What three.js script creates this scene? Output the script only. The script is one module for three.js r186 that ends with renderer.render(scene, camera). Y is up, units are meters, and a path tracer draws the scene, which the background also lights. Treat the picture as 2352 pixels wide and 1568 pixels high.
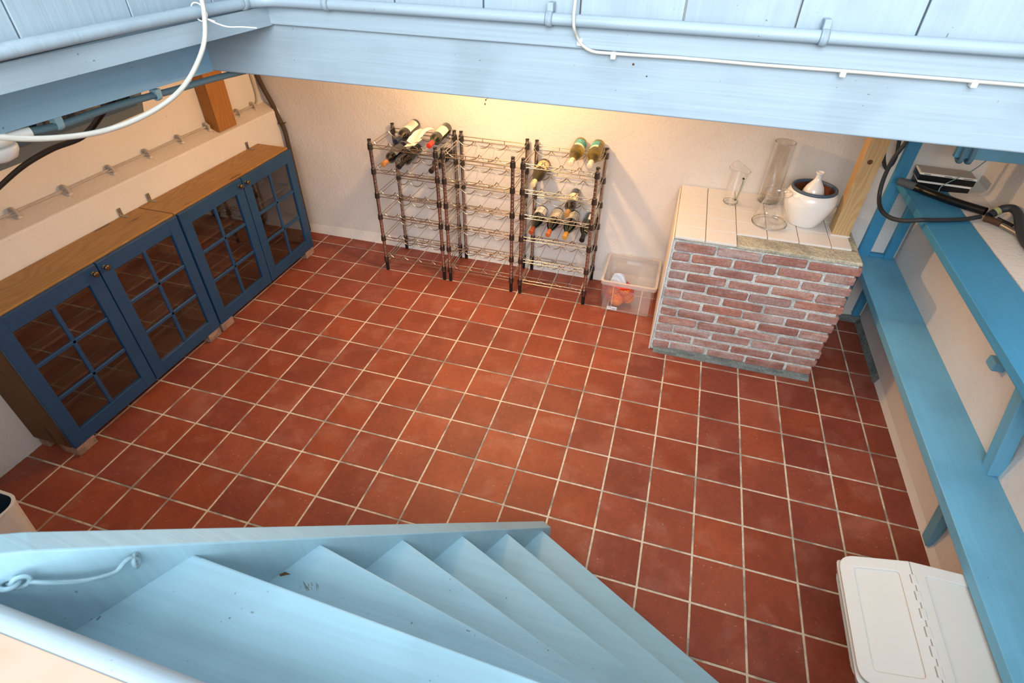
import * as THREE from 'three';
import { RoundedBoxGeometry } from 'three/addons/geometries/RoundedBoxGeometry.js';
import { mergeGeometries } from 'three/addons/utils/BufferGeometryUtils.js';
import { RectAreaLightUniformsLib } from 'three/addons/lights/RectAreaLightUniformsLib.js';

// ------------------------------------------------------------------ camera, light, exposure
const scene = new THREE.Scene();
const camera = new THREE.PerspectiveCamera(63.4523, 2352 / 1568, 0.05, 60);
camera.position.set(1.67685, 2.15157, 3.07191);
camera.rotation.order = 'YXZ';
camera.focus = 3.0; camera.userData.fStop = 7;
camera.rotation.set(-0.683471, 0.277886, 0.018057);
const renderer = new THREE.WebGLRenderer();
renderer.toneMapping = THREE.LinearToneMapping;
renderer.toneMappingExposure = 1.0;
renderer.shadowMap.enabled = true;
RectAreaLightUniformsLib.init();
scene.background = new THREE.Color(0.75, 0.87, 1.0);          // overcast sky outside the stairwell windows
const DAY = new THREE.Color(0.89, 0.955, 1.0);
{ // daylight in the window opening of the stairwell, behind the camera
  const l = new THREE.RectAreaLight(DAY, 15.5, 2.2, 1.75); l.name = 'window_daylight';
  l.position.set(1.85, 2.98, 4.37); l.lookAt(1.75, 1.9, 2.2); scene.add(l);
}
const LAMP = new THREE.Vector3(0.68, 1.60, 0.25);             // bulb of the cellar ceiling lamp
const WARM = new THREE.Color(1.0, 0.59, 0.26);
{
  const l = new THREE.PointLight(WARM, 4.0, 0, 2); l.name = 'cellar_bulb_light'; l.position.copy(LAMP);
  l.castShadow = true; l.shadow.radius = 1.7; scene.add(l);
}

// ------------------------------------------------------------------ helpers
let seed = 7;
const rnd = () => { seed = (seed * 1664525 + 1013904223) >>> 0; return seed / 4294967296; };
const rr = (a, b) => a + (b - a) * rnd();
const V = (x, y, z) => new THREE.Vector3(x, y, z);
const taken = {};
function numbered(n) { const k = taken[n] = (taken[n] ?? -1) + 1; return k ? `${n}_${String(k).padStart(3, '0')}` : n; }
function shade(o) { o.castShadow = true; o.receiveShadow = true; return o; }
function mesh(name, g, m, parent, pos, rot) {
  const o = shade(new THREE.Mesh(g, m)); o.name = parent ? name : numbered(name);
  if (pos) o.position.set(...pos); if (rot) o.rotation.set(...rot);
  (parent || scene).add(o); return o;
}
function thing(name, label, category, pos = [0, 0, 0], group) {
  const o = new THREE.Group(); o.name = numbered(name); o.position.set(...pos); scene.add(o);
  o.userData = { label, category }; if (group) o.userData.group = group; return o;
}
function tag(o, label, category, group) { o.userData.label = label; o.userData.category = category; if (group) o.userData.group = group; return o; }
function struct(o, label) { o.userData.kind = 'structure'; if (label) o.userData.label = label; return o; }
function structGroup(name, label) { const o = new THREE.Group(); o.name = numbered(name); scene.add(o); return struct(o, label); }
// box-projected uv in metres; u runs along the grain axis (0 x, 1 y, 2 z)
function uvBox(g, grain = 0, off) {
  if (g.index) g = g.toNonIndexed();
  const p = g.attributes.position, uv = new Float32Array(p.count * 2), o = off || [rnd() * 7, rnd() * 7];
  const a = V(), b = V(), c = V(), n = V();
  for (let i = 0; i < p.count; i += 3) {
    a.fromBufferAttribute(p, i); b.fromBufferAttribute(p, i + 1); c.fromBufferAttribute(p, i + 2);
    n.crossVectors(b.clone().sub(a), c.clone().sub(a));
    const w = [Math.abs(n.x), Math.abs(n.y), Math.abs(n.z)], m = w.indexOf(Math.max(...w));
    let ax = [0, 1, 2].filter(k => k !== m); if (ax[1] === grain) ax = [ax[1], ax[0]];
    [a, b, c].forEach((q, k) => { const e = q.toArray(); uv[(i + k) * 2] = e[ax[0]] + o[0]; uv[(i + k) * 2 + 1] = e[ax[1]] + o[1]; });
  }
  g.setAttribute('uv', new THREE.BufferAttribute(uv, 2)); return g;
}
function box(x0, x1, y0, y1, z0, z1, r = 0.003, grain = 0) {
  const w = x1 - x0, h = y1 - y0, d = z1 - z0;
  let g = r > 0 ? new RoundedBoxGeometry(w, h, d, 1, Math.min(r, w / 2.1, h / 2.1, d / 2.1)) : new THREE.BoxGeometry(w, h, d);
  g.translate((x0 + x1) / 2, (y0 + y1) / 2, (z0 + z1) / 2); return uvBox(g, grain);
}
const merge = l => mergeGeometries(l.map(g => { g = g.index ? g.toNonIndexed() : g; for (const k of Object.keys(g.attributes)) if (!['position', 'normal', 'uv'].includes(k)) g.deleteAttribute(k); if (!g.attributes.uv) g.setAttribute('uv', new THREE.BufferAttribute(new Float32Array(g.attributes.position.count * 2), 2)); return g; }), false);
function rod(a, b, r, n = 6) {
  const A = V(...a), B = V(...b), d = B.clone().sub(A);
  const g = new THREE.CylinderGeometry(r, r, d.length(), n);
  g.applyQuaternion(new THREE.Quaternion().setFromUnitVectors(V(0, 1, 0), d.clone().normalize())); g.translate(...A.add(B).multiplyScalar(.5).toArray()); return g;
}
function tube(pts, r, seg = 40, n = 8) { return new THREE.TubeGeometry(new THREE.CatmullRomCurve3(pts.map(p => V(...p)), false, 'centripetal'), seg, r, n, false); }
function bar(a, b, w, h, up = [0, 1, 0]) { // rectangular bar from a to b
  const A = V(...a), B = V(...b), d = B.clone().sub(A), L = d.length(); d.normalize();
  const g = new RoundedBoxGeometry(L, h, w, 1, Math.min(w, h) * .08);
  const u = V(...up), s = V().crossVectors(d, u).normalize(), u2 = V().crossVectors(s, d);
  const q = uvBox(g, 0); q.applyMatrix4(new THREE.Matrix4().makeBasis(d, u2, s)); q.translate(...A.add(B).multiplyScalar(.5).toArray()); return q;
}
function extr(pts, depth, bevel = 0) { // polygon in x,y extruded along z
  const s = new THREE.Shape(pts.map(p => new THREE.Vector2(...p)));
  return new THREE.ExtrudeGeometry(s, { depth, bevelEnabled: bevel > 0, bevelSize: bevel, bevelThickness: bevel, bevelSegments: 2 });
}
function rring(w, d, r, n = 5) { const out = []; for (const [sx, sz, a0] of [[1, 1, 0], [-1, 1, 1], [-1, -1, 2], [1, -1, 3]]) for (let i = 0; i <= n; i++) { const a = (a0 + i / n) * Math.PI / 2; out.push([sx * (w / 2 - r) + r * Math.cos(a), sz * (d / 2 - r) + r * Math.sin(a)]); } return out; }
function rrLoft(levels, capBottom = true, capTop = false) { // levels: [w,d,r,y] rounded rectangles
  const pos = [], idx = [], R = levels.map(([w, d, r]) => rring(w, d, r)), N = R[0].length;
  levels.forEach((l, k) => R[k].forEach(p => pos.push(p[0] + (l[4] || 0), l[3], p[1])));
  for (let k = 0; k < levels.length - 1; k++) for (let i = 0; i < N; i++) { const a = k * N + i, b = k * N + (i + 1) % N, c = a + N, d = b + N; idx.push(a, c, b, b, c, d); }
  const cap = (k, up) => { const c = pos.length / 3; pos.push(levels[k][4] || 0, levels[k][3], 0); for (let i = 0; i < N; i++) { const a = k * N + i, b = k * N + (i + 1) % N; up ? idx.push(c, b, a) : idx.push(c, a, b); } };
  if (capBottom) cap(0, false); if (capTop) cap(levels.length - 1, true);
  const g = new THREE.BufferGeometry(); g.setAttribute('position', new THREE.Float32BufferAttribute(pos, 3)); g.setIndex(idx);
  const f = g.toNonIndexed(); f.computeVertexNormals(); return uvBox(f);
}
const lathe = (pts, n = 32) => new THREE.LatheGeometry(pts.map(p => new THREE.Vector2(...p)), n);

// ------------------------------------------------------------------ computed textures
function hash(x, y, s) { let h = (x * 374761393 + y * 668265263 + s * 1274126177) | 0; h = Math.imul(h ^ (h >>> 13), 1274126177); h ^= h >>> 16; return (h >>> 0) / 4294967296; }
function vn(x, y, px, py, s) { const xi = Math.floor(x), yi = Math.floor(y), fx = x - xi, fy = y - yi, u = fx * fx * (3 - 2 * fx), v = fy * fy * (3 - 2 * fy), m = (a, n) => ((a % n) + n) % n; const h = (i, j) => hash(m(xi + i, px), m(yi + j, py), s); return (h(0, 0) * (1 - u) + h(1, 0) * u) * (1 - v) + (h(0, 1) * (1 - u) + h(1, 1) * u) * v; }
function fbm(x, y, fx, fy, oct, s) { let t = 0, a = .5, n = 0; for (let o = 0; o < oct; o++) { t += a * vn(x * fx, y * fy, fx, fy, s + o * 17); n += a; a *= .5; fx *= 2; fy *= 2; } return t / n; }
function tex(size, fn, srgb = true, rep = 1) {
  const d = new Uint8Array(size * size * 4);
  for (let j = 0; j < size; j++) for (let i = 0; i < size; i++) { const c = fn(i / size, j / size), k = (j * size + i) * 4; for (let q = 0; q < 3; q++) d[k + q] = Math.max(0, Math.min(255, (c.length ? c[q] : c) * 255)); d[k + 3] = 255; }
  const t = new THREE.DataTexture(d, size, size); t.wrapS = t.wrapT = THREE.RepeatWrapping; t.magFilter = THREE.LinearFilter; t.minFilter = THREE.LinearFilter;
  if (srgb) t.colorSpace = THREE.SRGBColorSpace; t.repeat.set(rep, rep); t.needsUpdate = true; return t;
}
const sm = (a, b, x) => { x = Math.max(0, Math.min(1, (x - a) / (b - a))); return x * x * (3 - 2 * x); };
const lerp3 = (a, b, t) => [a[0] + (b[0] - a[0]) * t, a[1] + (b[1] - a[1]) * t, a[2] + (b[2] - a[2]) * t];
const T = {};
// painted boards: brush strokes along u, a little grime, chips
T.paint = tex(1024, (u, v) => { const s = fbm(u, v, 4, 160, 3, 1), m = fbm(u, v, 5, 6, 4, 2), chip = sm(.90, .92, fbm(u, v, 110, 110, 2, 5)) * sm(.5, .6, m), k = .965 + .05 * (s - .5) - .05 * sm(.5, .8, m); return lerp3([k * .99, k, k], [.50, .46, .42], chip * .7); });
T.paintB = tex(1024, (u, v) => .5 + .4 * (fbm(u, v, 3, 140, 3, 11) - .5) + .5 * (fbm(u, v, 9, 18, 4, 12) - .5), false);
T.plaster = tex(1024, (u, v) => { const m = fbm(u, v, 4, 4, 5, 21), d = sm(.86, .90, fbm(u, v, 150, 150, 2, 23)) * sm(.5, .6, fbm(u, v, 5, 5, 3, 24)); const k = .97 + .06 * (m - .5); return lerp3([k, k * .992, k * .98], [.45, .40, .34], d * .3); });
T.plasterB = tex(1024, (u, v) => .5 + .55 * (fbm(u, v, 14, 14, 5, 31) - .5) + .35 * (fbm(u, v, 90, 90, 2, 33) - .5), false);
T.flake = tex(512, (u, v) => { const m = fbm(u, v, 4, 4, 5, 41), k = .96 + .05 * (fbm(u, v, 20, 20, 3, 43) - .5); return lerp3([k, k * .985, k * .97], [.93, .66, .60], sm(.62, .72, m) * .55); });
const terra = (a, b, s) => tex(512, (u, v) => { const g = fbm(u, v, 60, 60, 3, s), m = fbm(u, v, 5, 5, 5, s + 3), h = fbm(u, v, 9, 9, 4, s + 6), sp = sm(.87, .90, fbm(u, v, 110, 110, 2, s + 9)); let c = lerp3(a, b, sm(.3, .7, m)); c = lerp3(c, [.70, .50, .45], sm(.50, .80, h) * .33); c = c.map(x => x * (.93 + .14 * g)); return lerp3(c, [.78, .72, .68], sp * .6); });
T.terra = [terra([.615, .315, .225], [.560, .275, .200], 51), terra([.590, .290, .215], [.535, .260, .195], 71), terra([.640, .315, .205], [.585, .280, .185], 91)];
T.terraB = tex(512, (u, v) => .5 + .4 * (fbm(u, v, 60, 60, 3, 57) - .5) + .6 * (fbm(u, v, 6, 6, 3, 58) - .5), false);
T.grout = tex(512, (u, v) => { const m = fbm(u, v, 8, 8, 4, 61), g = fbm(u, v, 90, 90, 2, 62); return lerp3([.80, .755, .68], [.56, .54, .50], sm(.48, .75, m)).map(x => x * (.9 + .2 * g)); });
T.brick = tex(512, (u, v) => { const m = fbm(u, v, 7, 12, 4, 101), s = fbm(u, v, 5, 14, 4, 104), g = fbm(u, v, 80, 80, 2, 107); let c = lerp3([.68, .50, .45], [.62, .46, .42], sm(.3, .7, m)); c = lerp3(c, [.74, .68, .66], sm(.36, .70, s) * .72); return c.map(x => x * (.88 + .24 * g)); });
T.mortar = tex(512, (u, v) => { const m = fbm(u, v, 8, 8, 4, 111), g = fbm(u, v, 100, 100, 2, 113); return lerp3([.80, .81, .79], [.66, .68, .67], sm(.35, .7, m)).map(x => x * (.84 + .3 * g)); });
T.roughB = tex(512, (u, v) => .5 + .7 * (fbm(u, v, 30, 30, 4, 121) - .5), false);
T.pine = tex(1024, (u, v) => { const w = fbm(u, v, 2, 9, 3, 131) * 1.5, l = .5 + .5 * Math.sin((v * 42 + w * 5) * 2 * Math.PI), f = fbm(u, v, 6, 220, 2, 135), kx = (u * 3) % 1 - .5, ky = (v * 4 + .4 * Math.floor(u * 3)) % 1 - .5, kn = Math.exp(-(kx * kx * 900 + ky * ky * 500) * 2.2); let c = lerp3([1.0, .94, .83], [.90, .79, .62], l * .55 + f * .35); return lerp3(c, [.42, .26, .14], Math.min(1, kn * 1.1)); });
T.oldpine = tex(1024, (u, v) => { const w = fbm(u, v, 2, 8, 3, 141) * 1.6, l = .5 + .5 * Math.sin((v * 26 + w * 6) * 2 * Math.PI), m = fbm(u, v, 4, 6, 4, 144), st = sm(.70, .80, fbm(u, v, 4, 22, 4, 147)), sc = sm(.80, .82, fbm(u, v, 14, 60, 2, 149)); let c = lerp3([.95, .84, .68], [.80, .66, .48], l * .5 + .3 * m); c = lerp3(c, [.40, .28, .18], st * .55); return lerp3(c, [.95, .9, .82], sc * .7); });
T.rope = tex(256, (u, v) => .75 + .25 * fbm(u, v, 30, 30, 3, 151));

const std = (o) => new THREE.MeshStandardMaterial(o);
const phy = (o) => new THREE.MeshPhysicalMaterial(o);
const sc = (t, r, r2) => { const c = t.clone(); c.repeat.set(r, r2 ?? r); c.needsUpdate = true; return c; };
const M = {
  blueShadeJoist: std({ color: '#8db6d2', map: T.paint, bumpMap: T.paintB, bumpScale: .0016, roughness: .52 }),  // beam paint with the blue shade under the overhang mixed into its colour
  blue: std({ color: '#9babb7', map: T.paint, bumpMap: T.paintB, bumpScale: .0016, roughness: .52 }),
  blueStair: std({ color: '#95b9ca', map: T.paint, bumpMap: T.paintB, bumpScale: .0016, roughness: .5 }),
  blueRail: std({ color: '#70b2d2', map: T.paint, bumpMap: T.paintB, bumpScale: .001, roughness: .5 }),
  blueFrame: std({ color: '#4296c2', map: T.paint, bumpMap: T.paintB, bumpScale: .0016, roughness: .55 }),
  navy: std({ color: '#1c466b', map: T.paint, bumpMap: T.paintB, bumpScale: .0005, roughness: .38 }),
  wall: std({ color: '#e6e2df', map: T.plaster, bumpMap: T.plasterB, bumpScale: .0035, roughness: .9 }),
  ledge: std({ color: '#d8cdc3', map: T.plaster, bumpMap: T.plasterB, bumpScale: .005, roughness: .95 }),
  landing: std({ color: '#b59d8d', map: T.flake, roughness: .7 }),
  upper: std({ color: '#e4e2de', roughness: .9 }),
  grout: std({ color: '#ffffff', map: sc(T.grout, 1.3), roughness: .95 }),
  terra: T.terra.flatMap((t, k) => ['#efebe8', '#e2d9d4'].map(c => std({ color: c, map: sc(t, 1.1), bumpMap: sc(T.terraB, 1.1), bumpScale: .0008, roughness: .56 }))),
  brick: ['#ffffff', '#f2e4e0', '#ffeade', '#e6d6d4'].map(c => std({ color: c, map: sc(T.brick, 1.6), bumpMap: sc(T.roughB, 2), bumpScale: .004, roughness: .93 })),
  mortar: std({ map: sc(T.mortar, 2), bumpMap: sc(T.roughB, 2.5), bumpScale: .006, roughness: .97 }),
  cement: std({ color: '#ece0cc', map: sc(T.mortar, 2), bumpMap: sc(T.roughB, 2.5), bumpScale: .006, roughness: .97 }),
  greycement: std({ color: '#9ba3a3', map: sc(T.mortar, 2), bumpMap: sc(T.roughB, 2.5), bumpScale: .008, roughness: .97 }),
  glaze: std({ color: '#e6e0da', roughness: .3 }),
  pine: std({ color: '#c2b094', map: T.pine, roughness: .62 }),
  pineOrange: std({ color: '#a97c45', map: T.pine, roughness: .6 }),
  cabTop: std({ color: '#b39768', map: sc(T.oldpine, 1), bumpMap: T.paintB, bumpScale: .0005, roughness: .5 }),
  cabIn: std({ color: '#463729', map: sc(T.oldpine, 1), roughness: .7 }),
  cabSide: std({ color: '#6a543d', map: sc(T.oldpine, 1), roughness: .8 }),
  block: std({ color: '#c79f8d', map: sc(T.mortar, 3), roughness: .95 }),
  pane: phy({ color: '#ffffff', transmission: 1, thickness: 0, roughness: .02, ior: 1.5 }),
  brass: std({ color: '#6c5a44', metalness: .85, roughness: .35 }),
  steel: std({ color: '#9a948c', metalness: .9, roughness: .4 }),
  chrome: std({ color: '#bcb8b3', metalness: 1, roughness: .22 }),
  wire: std({ color: '#cdc4b2', metalness: 1, roughness: .2 }),
  black: std({ color: '#131314', roughness: .45 }),
  collar: std({ color: '#67635f', metalness: .95, roughness: .3 }),
  white: std({ color: '#f2f0ea', roughness: .45 }),
  cable: std({ color: '#d9d5ca', map: sc(T.rope, 2), roughness: .55 }),
  plastic: std({ color: '#d3d0cb', roughness: .42 }),
  darkIn: std({ color: '#12344a', roughness: .6 }),
  conduit: std({ color: '#5f7f8c', map: sc(T.rope, 4), roughness: .6 }),
  clip: std({ color: '#7fa0ad', roughness: .6 }),
  lead: std({ color: '#6b5646', map: sc(T.mortar, 6), roughness: .8 }),
  hose: std({ color: '#2c3136', roughness: .55 }),
  hoseBlack: std({ color: '#0b0c10', roughness: .35 }),
  tapeGrey: std({ color: '#59656c', map: sc(T.rope, 8), roughness: .85 }),
  hoseCloth: std({ color: '#6fa0b8', map: sc(T.rope, 8), roughness: .85 }),
  tape: std({ color: '#a9a878', roughness: .6 }),
  scuff: std({ color: '#6f7f78', roughness: .8 }),
  rust: std({ color: '#6b4a35', map: sc(T.mortar, 8), metalness: .3, roughness: .7 }),
  glass: phy({ color: '#ffffff', transmission: 1, thickness: .003, roughness: .0, ior: 1.47, attenuationColor: new THREE.Color('#e4eee5'), attenuationDistance: .4 }),
  glassThin: phy({ color: '#ffffff', transmission: 1, thickness: 0, roughness: 0, ior: 1.5 }),
  glassRim: phy({ color: '#ffffff', transmission: 1, thickness: .003, roughness: .0, ior: 1.5, attenuationColor: new THREE.Color('#9fb3a6'), attenuationDistance: .02 }),
  glassBase: phy({ color: '#ffffff', transmission: 1, thickness: .006, roughness: .0, ior: 1.47, attenuationColor: new THREE.Color('#d0e0d2'), attenuationDistance: .06 }),
  ceramic: phy({ color: '#f2efeb', roughness: .22, clearcoat: .6, clearcoatRoughness: .08 }),
  rimBlue: std({ color: '#47596b', roughness: .5 }),
  clay: std({ color: '#9c532f', map: sc(T.mortar, 6), roughness: .9 }),
  crateRim: phy({ color: '#f6f0ea', transmission: .6, thickness: 0, roughness: .3, ior: 1.45 }),
  crate: phy({ color: '#fdfaf7', transmission: .95, thickness: 0, roughness: .12, ior: 1.45 }),
  orange: std({ color: '#ee8a22', bumpMap: sc(T.roughB, 3), bumpScale: .001, roughness: .5 }),
  red: std({ color: '#d8381f', roughness: .45 }),
  bag: phy({ color: '#e7ebf0', roughness: .35, transmission: .25, thickness: 0 }),
  greyShadeWin: std({ color: '#65737f', map: T.plaster, roughness: .9 }),  // bluish shade lying on the window surround is put into its grey
  navyWin: std({ color: '#2b4a66', roughness: .5 }),
  darkGlass: phy({ color: '#1d2a33', roughness: .05, clearcoat: 1 }),
  paper: std({ color: '#f3e7d6', roughness: .8, side: THREE.DoubleSide }),
  greyTop: std({ color: '#a9a6a0', roughness: .5 }),
};

// ------------------------------------------------------------------ floor: every tile its own piece
const P = 0.208, GAP = 0.0085, XL = -1.045, XR = 3.052, ZB = -0.352, ZF = 3.1;
{
  const floor = structGroup('floor');
  mesh('grout_bed', box(-1.35, 3.6, -.12, -.0022, -.6, 3.2, 0), M.grout, floor);
  const rest = [];
  for (let j = -2; j <= 14; j++) for (let i = -6; i <= 14; i++) {
    const x0 = Math.max(i * P + GAP / 2, XL), x1 = Math.min((i + 1) * P - GAP / 2, XR), z0 = Math.max(j * P + GAP / 2, ZB), z1 = Math.min((j + 1) * P - GAP / 2, ZF);
    if (x1 - x0 < .02 || z1 - z0 < .02) continue;
    const t = .0, c = .0018, b = -.0045, y = rr(-.0004, .0004);
    const top = [[x0 + c, y, z0 + c], [x1 - c, y, z0 + c], [x1 - c, y, z1 - c], [x0 + c, y, z1 - c]], mid = [[x0, y - c, z0], [x1, y - c, z0], [x1, y - c, z1], [x0, y - c, z1]], low = mid.map(p => [p[0], b, p[2]]);
    const pos = [], quad = (p, q, r, s) => pos.push(...p, ...s, ...q, ...q, ...s, ...r);
    quad(...top); for (let k = 0; k < 4; k++) { const n = (k + 1) % 4; quad(mid[k], mid[n], top[n], top[k]); quad(low[k], low[n], mid[n], mid[k]); }
    let g = new THREE.BufferGeometry(); g.setAttribute('position', new THREE.Float32BufferAttribute(pos, 3)); g.computeVertexNormals(); g = uvBox(g);
    if (j <= 11 || (i >= 6 && j <= 12)) mesh('tile', g, M.terra[Math.floor(rnd() * 6)], floor); else rest.push(g);
  }
  const s = mesh('tile_remainder', merge(rest), M.terra[0], floor); s.userData.kind = 'stuff';
}

// ------------------------------------------------------------------ cellar walls, ceiling
function wavyPanel(x0, x1, y0, y1, z, amp, s) { // hand-plastered face in the xy plane, facing +z
  const g = new THREE.PlaneGeometry(x1 - x0, y1 - y0, 90, 40), p = g.attributes.position;
  for (let i = 0; i < p.count; i++) { const x = p.getX(i), y = p.getY(i); p.setXYZ(i, x + (x0 + x1) / 2, y + (y0 + y1) / 2, z + amp * (fbm((x + 9) / 18, (y + 9) / 18, 40, 40, 3, s) - .5)); }
  g.computeVertexNormals(); return uvBox(g);
}
{
  const w = structGroup('wall_back');
  mesh('wall_body', box(-1.4, 3.6, -.1, 1.9, -.6, -.362, 0), M.wall, w);
  mesh('plaster_face', wavyPanel(-1.4, 3.6, -.05, 1.86, -.35, .014, 201), M.wall, w);
  const cove = uvBox(extr([[-.35, -.004], [-.322, -.004], [-.335, .03], [-.35, .075]].map(p => [-p[0], p[1]]), 2.78));
  cove.rotateY(Math.PI / 2); mesh('plaster_cove', cove, M.wall, w, [-1.03, 0, 0]);
  for (const [x, y] of [[.505, 1.147], [.499, 1.122], [.515, 1.16]]) mesh('nail_hole', new THREE.CylinderGeometry(.0035, .0035, .012, 8).rotateX(Math.PI / 2).translate(x, y, -.346), M.black, w);
  const wl = structGroup('wall_left');
  const prof = [[-1.04, -.05], [-1.044, .935], [-1.056, .952], [-1.132, .985], [-1.14, 1.0], [-1.145, 1.9], [-1.42, 1.9], [-1.42, -.05]];
  mesh('plaster_wall', uvBox(extr(prof, 3.75).translate(0, 0, -.55), 2), M.wall, wl);
  mesh('ledge_skim', uvBox(extr([[-1.048, .949], [-1.134, .9875], [-1.134, .983], [-1.048, .945]], 3.5).translate(0, 0, -.34), 2), M.ledge, wl);
  const wr = structGroup('wall_right');
  const pr = [[3.047, -.05], [3.056, .436], [3.07, .44], [3.07, .488], [3.078, .92], [3.108, .922], [3.108, .963], [3.25, .972], [3.272, .99], [3.29, 1.9], [3.62, 1.9], [3.62, -.05]];
  mesh('plaster_wall', uvBox(extr(pr, 3.75).translate(0, 0, -.55), 2), M.wall, wr);
  const gc = uvBox(extr([[3.056, -.003], [3.028, -.003], [3.038, .02], [3.051, .045]], .62).translate(0, 0, -.35), 2); mesh('cement_fillet', gc, M.greycement, wr);
  const gc2 = uvBox(extr([[3.056, -.003], [3.034, -.003], [3.042, .02], [3.052, .05]], 2.7).translate(0, 0, .27), 2); mesh('plaster_fillet', gc2, M.wall, wr);
  mesh('cement_base', uvBox(extr([[2.70, -.003], [3.05, -.003], [3.05, .05], [2.94, .04], [2.70, .05]], .02).translate(0, 0, -.35)), M.greycement, wr);
  struct(mesh('wall_front', box(-1.42, 3.62, -.1, 1.36, 3.1, 3.25, 0), M.wall));
  const c = structGroup('ceiling');
  mesh('ceiling_slab', box(-1.42, 3.62, 1.86, 1.98, -.6, 1.438, 0), M.upper, c);
  mesh('ceiling_slab', box(-1.42, .385, 1.86, 1.98, 1.438, 3.25, 0), M.upper, c);
}
// ------------------------------------------------------------------ rim of the stairwell: beams, trim, board walls
{
  struct(mesh('trim_1', box(.10, 3.29, 1.68, 1.86, 1.36, 1.46, .006, 0), M.blue), 'pale blue painted ceiling beam across the back of the opening');
  struct(mesh('trim_2', box(.43, 3.29, 1.833, 1.884, 1.40, 1.474, .004, 0), M.blue), 'pale blue painted trim strip on top of the back beam');
  const jo = uvBox(extr([[.178, 1.46], [.022, 3.1], [-.07, 3.1], [.085, 1.46]].map(p => [p[0], -p[1]]), .18), 1); jo.rotateX(-Math.PI / 2); jo.translate(0, 1.68, 0);
  struct(mesh('trim_3', jo, M.blueShadeJoist), 'pale blue painted joist on the left of the opening');
  const st = uvBox(extr([[.455, 1.46], [.395, 2.4], [.35, 3.1], [.12, 3.1], [.2, 1.46]].map(p => [p[0], -p[1]]), .05), 1); st.rotateX(-Math.PI / 2); st.translate(0, 1.831, 0);
  struct(mesh('trim_4', st, M.blue), 'pale blue painted edge board along the left of the opening');
  const spots = [[1.535, 1.804, .0032], [1.574, 1.778, .0022]];
  const bm = scene.getObjectByName('trim_1'); for (const [x, y, r] of spots) mesh('rust_spot', new THREE.CylinderGeometry(r, r, .0006, 10).rotateX(Math.PI / 2).translate(x, y, 1.4601), M.rust, bm);
  const wb = structGroup('wall_upper_back');
  mesh('wall_core', box(.35, 3.62, 1.98, 3.95, 1.30, 1.43, 0), M.lead, wb);
  mesh('wall_core', box(.35, 3.29, 1.884, 1.98, 1.40, 1.432, 0), M.lead, wb);
  const xs = [.415, .6015, .86, 1.12, 1.382, 1.641, 1.899, 2.157, 2.415, 2.675, 2.933, 3.29];
  for (let k = 0; k < xs.length - 1; k++) mesh('plank', box(xs[k] + .002, xs[k + 1] - .002, 1.886, 3.9, 1.434, 1.458 + rr(-.0012, .0012), .002, 1), M.blue, wb);
  const wl = structGroup('wall_upper_left');
  mesh('wall_core', box(.20, .375, 1.98, 3.95, 1.44, 5.2, 0), M.lead, wl);
  mesh('wall_core', box(.30, .375, 1.884, 1.98, 1.44, 3.25, 0), M.lead, wl);
  const zs = [1.46, 1.632, 1.902, 2.177, 2.45, 2.72, 2.99, 3.26, 3.53, 3.8, 4.07, 4.34, 4.61, 4.95];
  for (let k = 0; k < zs.length - 1; k++) mesh('plank', box(.378, .404 + rr(-.001, .001), zs[k] < 3.0 ? 1.886 : 1.45, 3.9, zs[k] + .0018, zs[k + 1] - .0018, .002, 1), M.blue, wl);
  const wr = structGroup('wall_upper_right'); mesh('plaster_wall', box(3.29, 3.62, 1.9, 3.95, 1.44, 5.2, 0), M.upper, wr); mesh('plaster_wall', box(3.29, 3.62, 1.36, 1.9, 3.2, 5.2, 0), M.upper, wr);
  const wf = structGroup('wall_upper_front');
  for (const r of [[.20, .70, 1.36, 3.95], [3.0, 3.62, 1.36, 3.95], [.70, 3.0, 1.36, 2.06], [.70, 3.0, 3.9, 3.95]]) mesh('plaster_wall', box(r[0], r[1], r[2], r[3], 4.40, 4.6, 0), M.upper, wf);
  const win = structGroup('window_1');
  for (const r of [[.70, 3.0, 2.06, 2.12], [.70, 3.0, 3.84, 3.9], [.70, .76, 2.12, 3.84], [2.94, 3.0, 2.12, 3.84], [1.82, 1.88, 2.12, 3.84]]) mesh('window_frame', box(r[0], r[1], r[2], r[3], 4.47, 4.53, .004), M.white, win);
  for (const r of [[.76, 1.82], [1.88, 2.94]]) mesh('pane', box(r[0], r[1], 2.12, 3.84, 4.495, 4.5, 0), M.pane, win);
  struct(mesh('ceiling_upper', box(.20, 3.62, 3.95, 4.1, 1.30, 5.2, 0), M.upper));
  const fl = structGroup('floor_upper');
  mesh('landing_slab', box(.40, 3.29, 1.30, 1.441, 2.962, 5.2, 0), M.landing, fl);
  const nose = uvBox(rod([.40, 1.421, 2.952], [3.29, 1.421, 2.952], .021, 14)); mesh('nosing', nose, M.blue, fl);
  mesh('fascia', box(.40, 3.29, 1.25, 1.402, 2.938, 2.962, .002), M.blue, fl);
}

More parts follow.
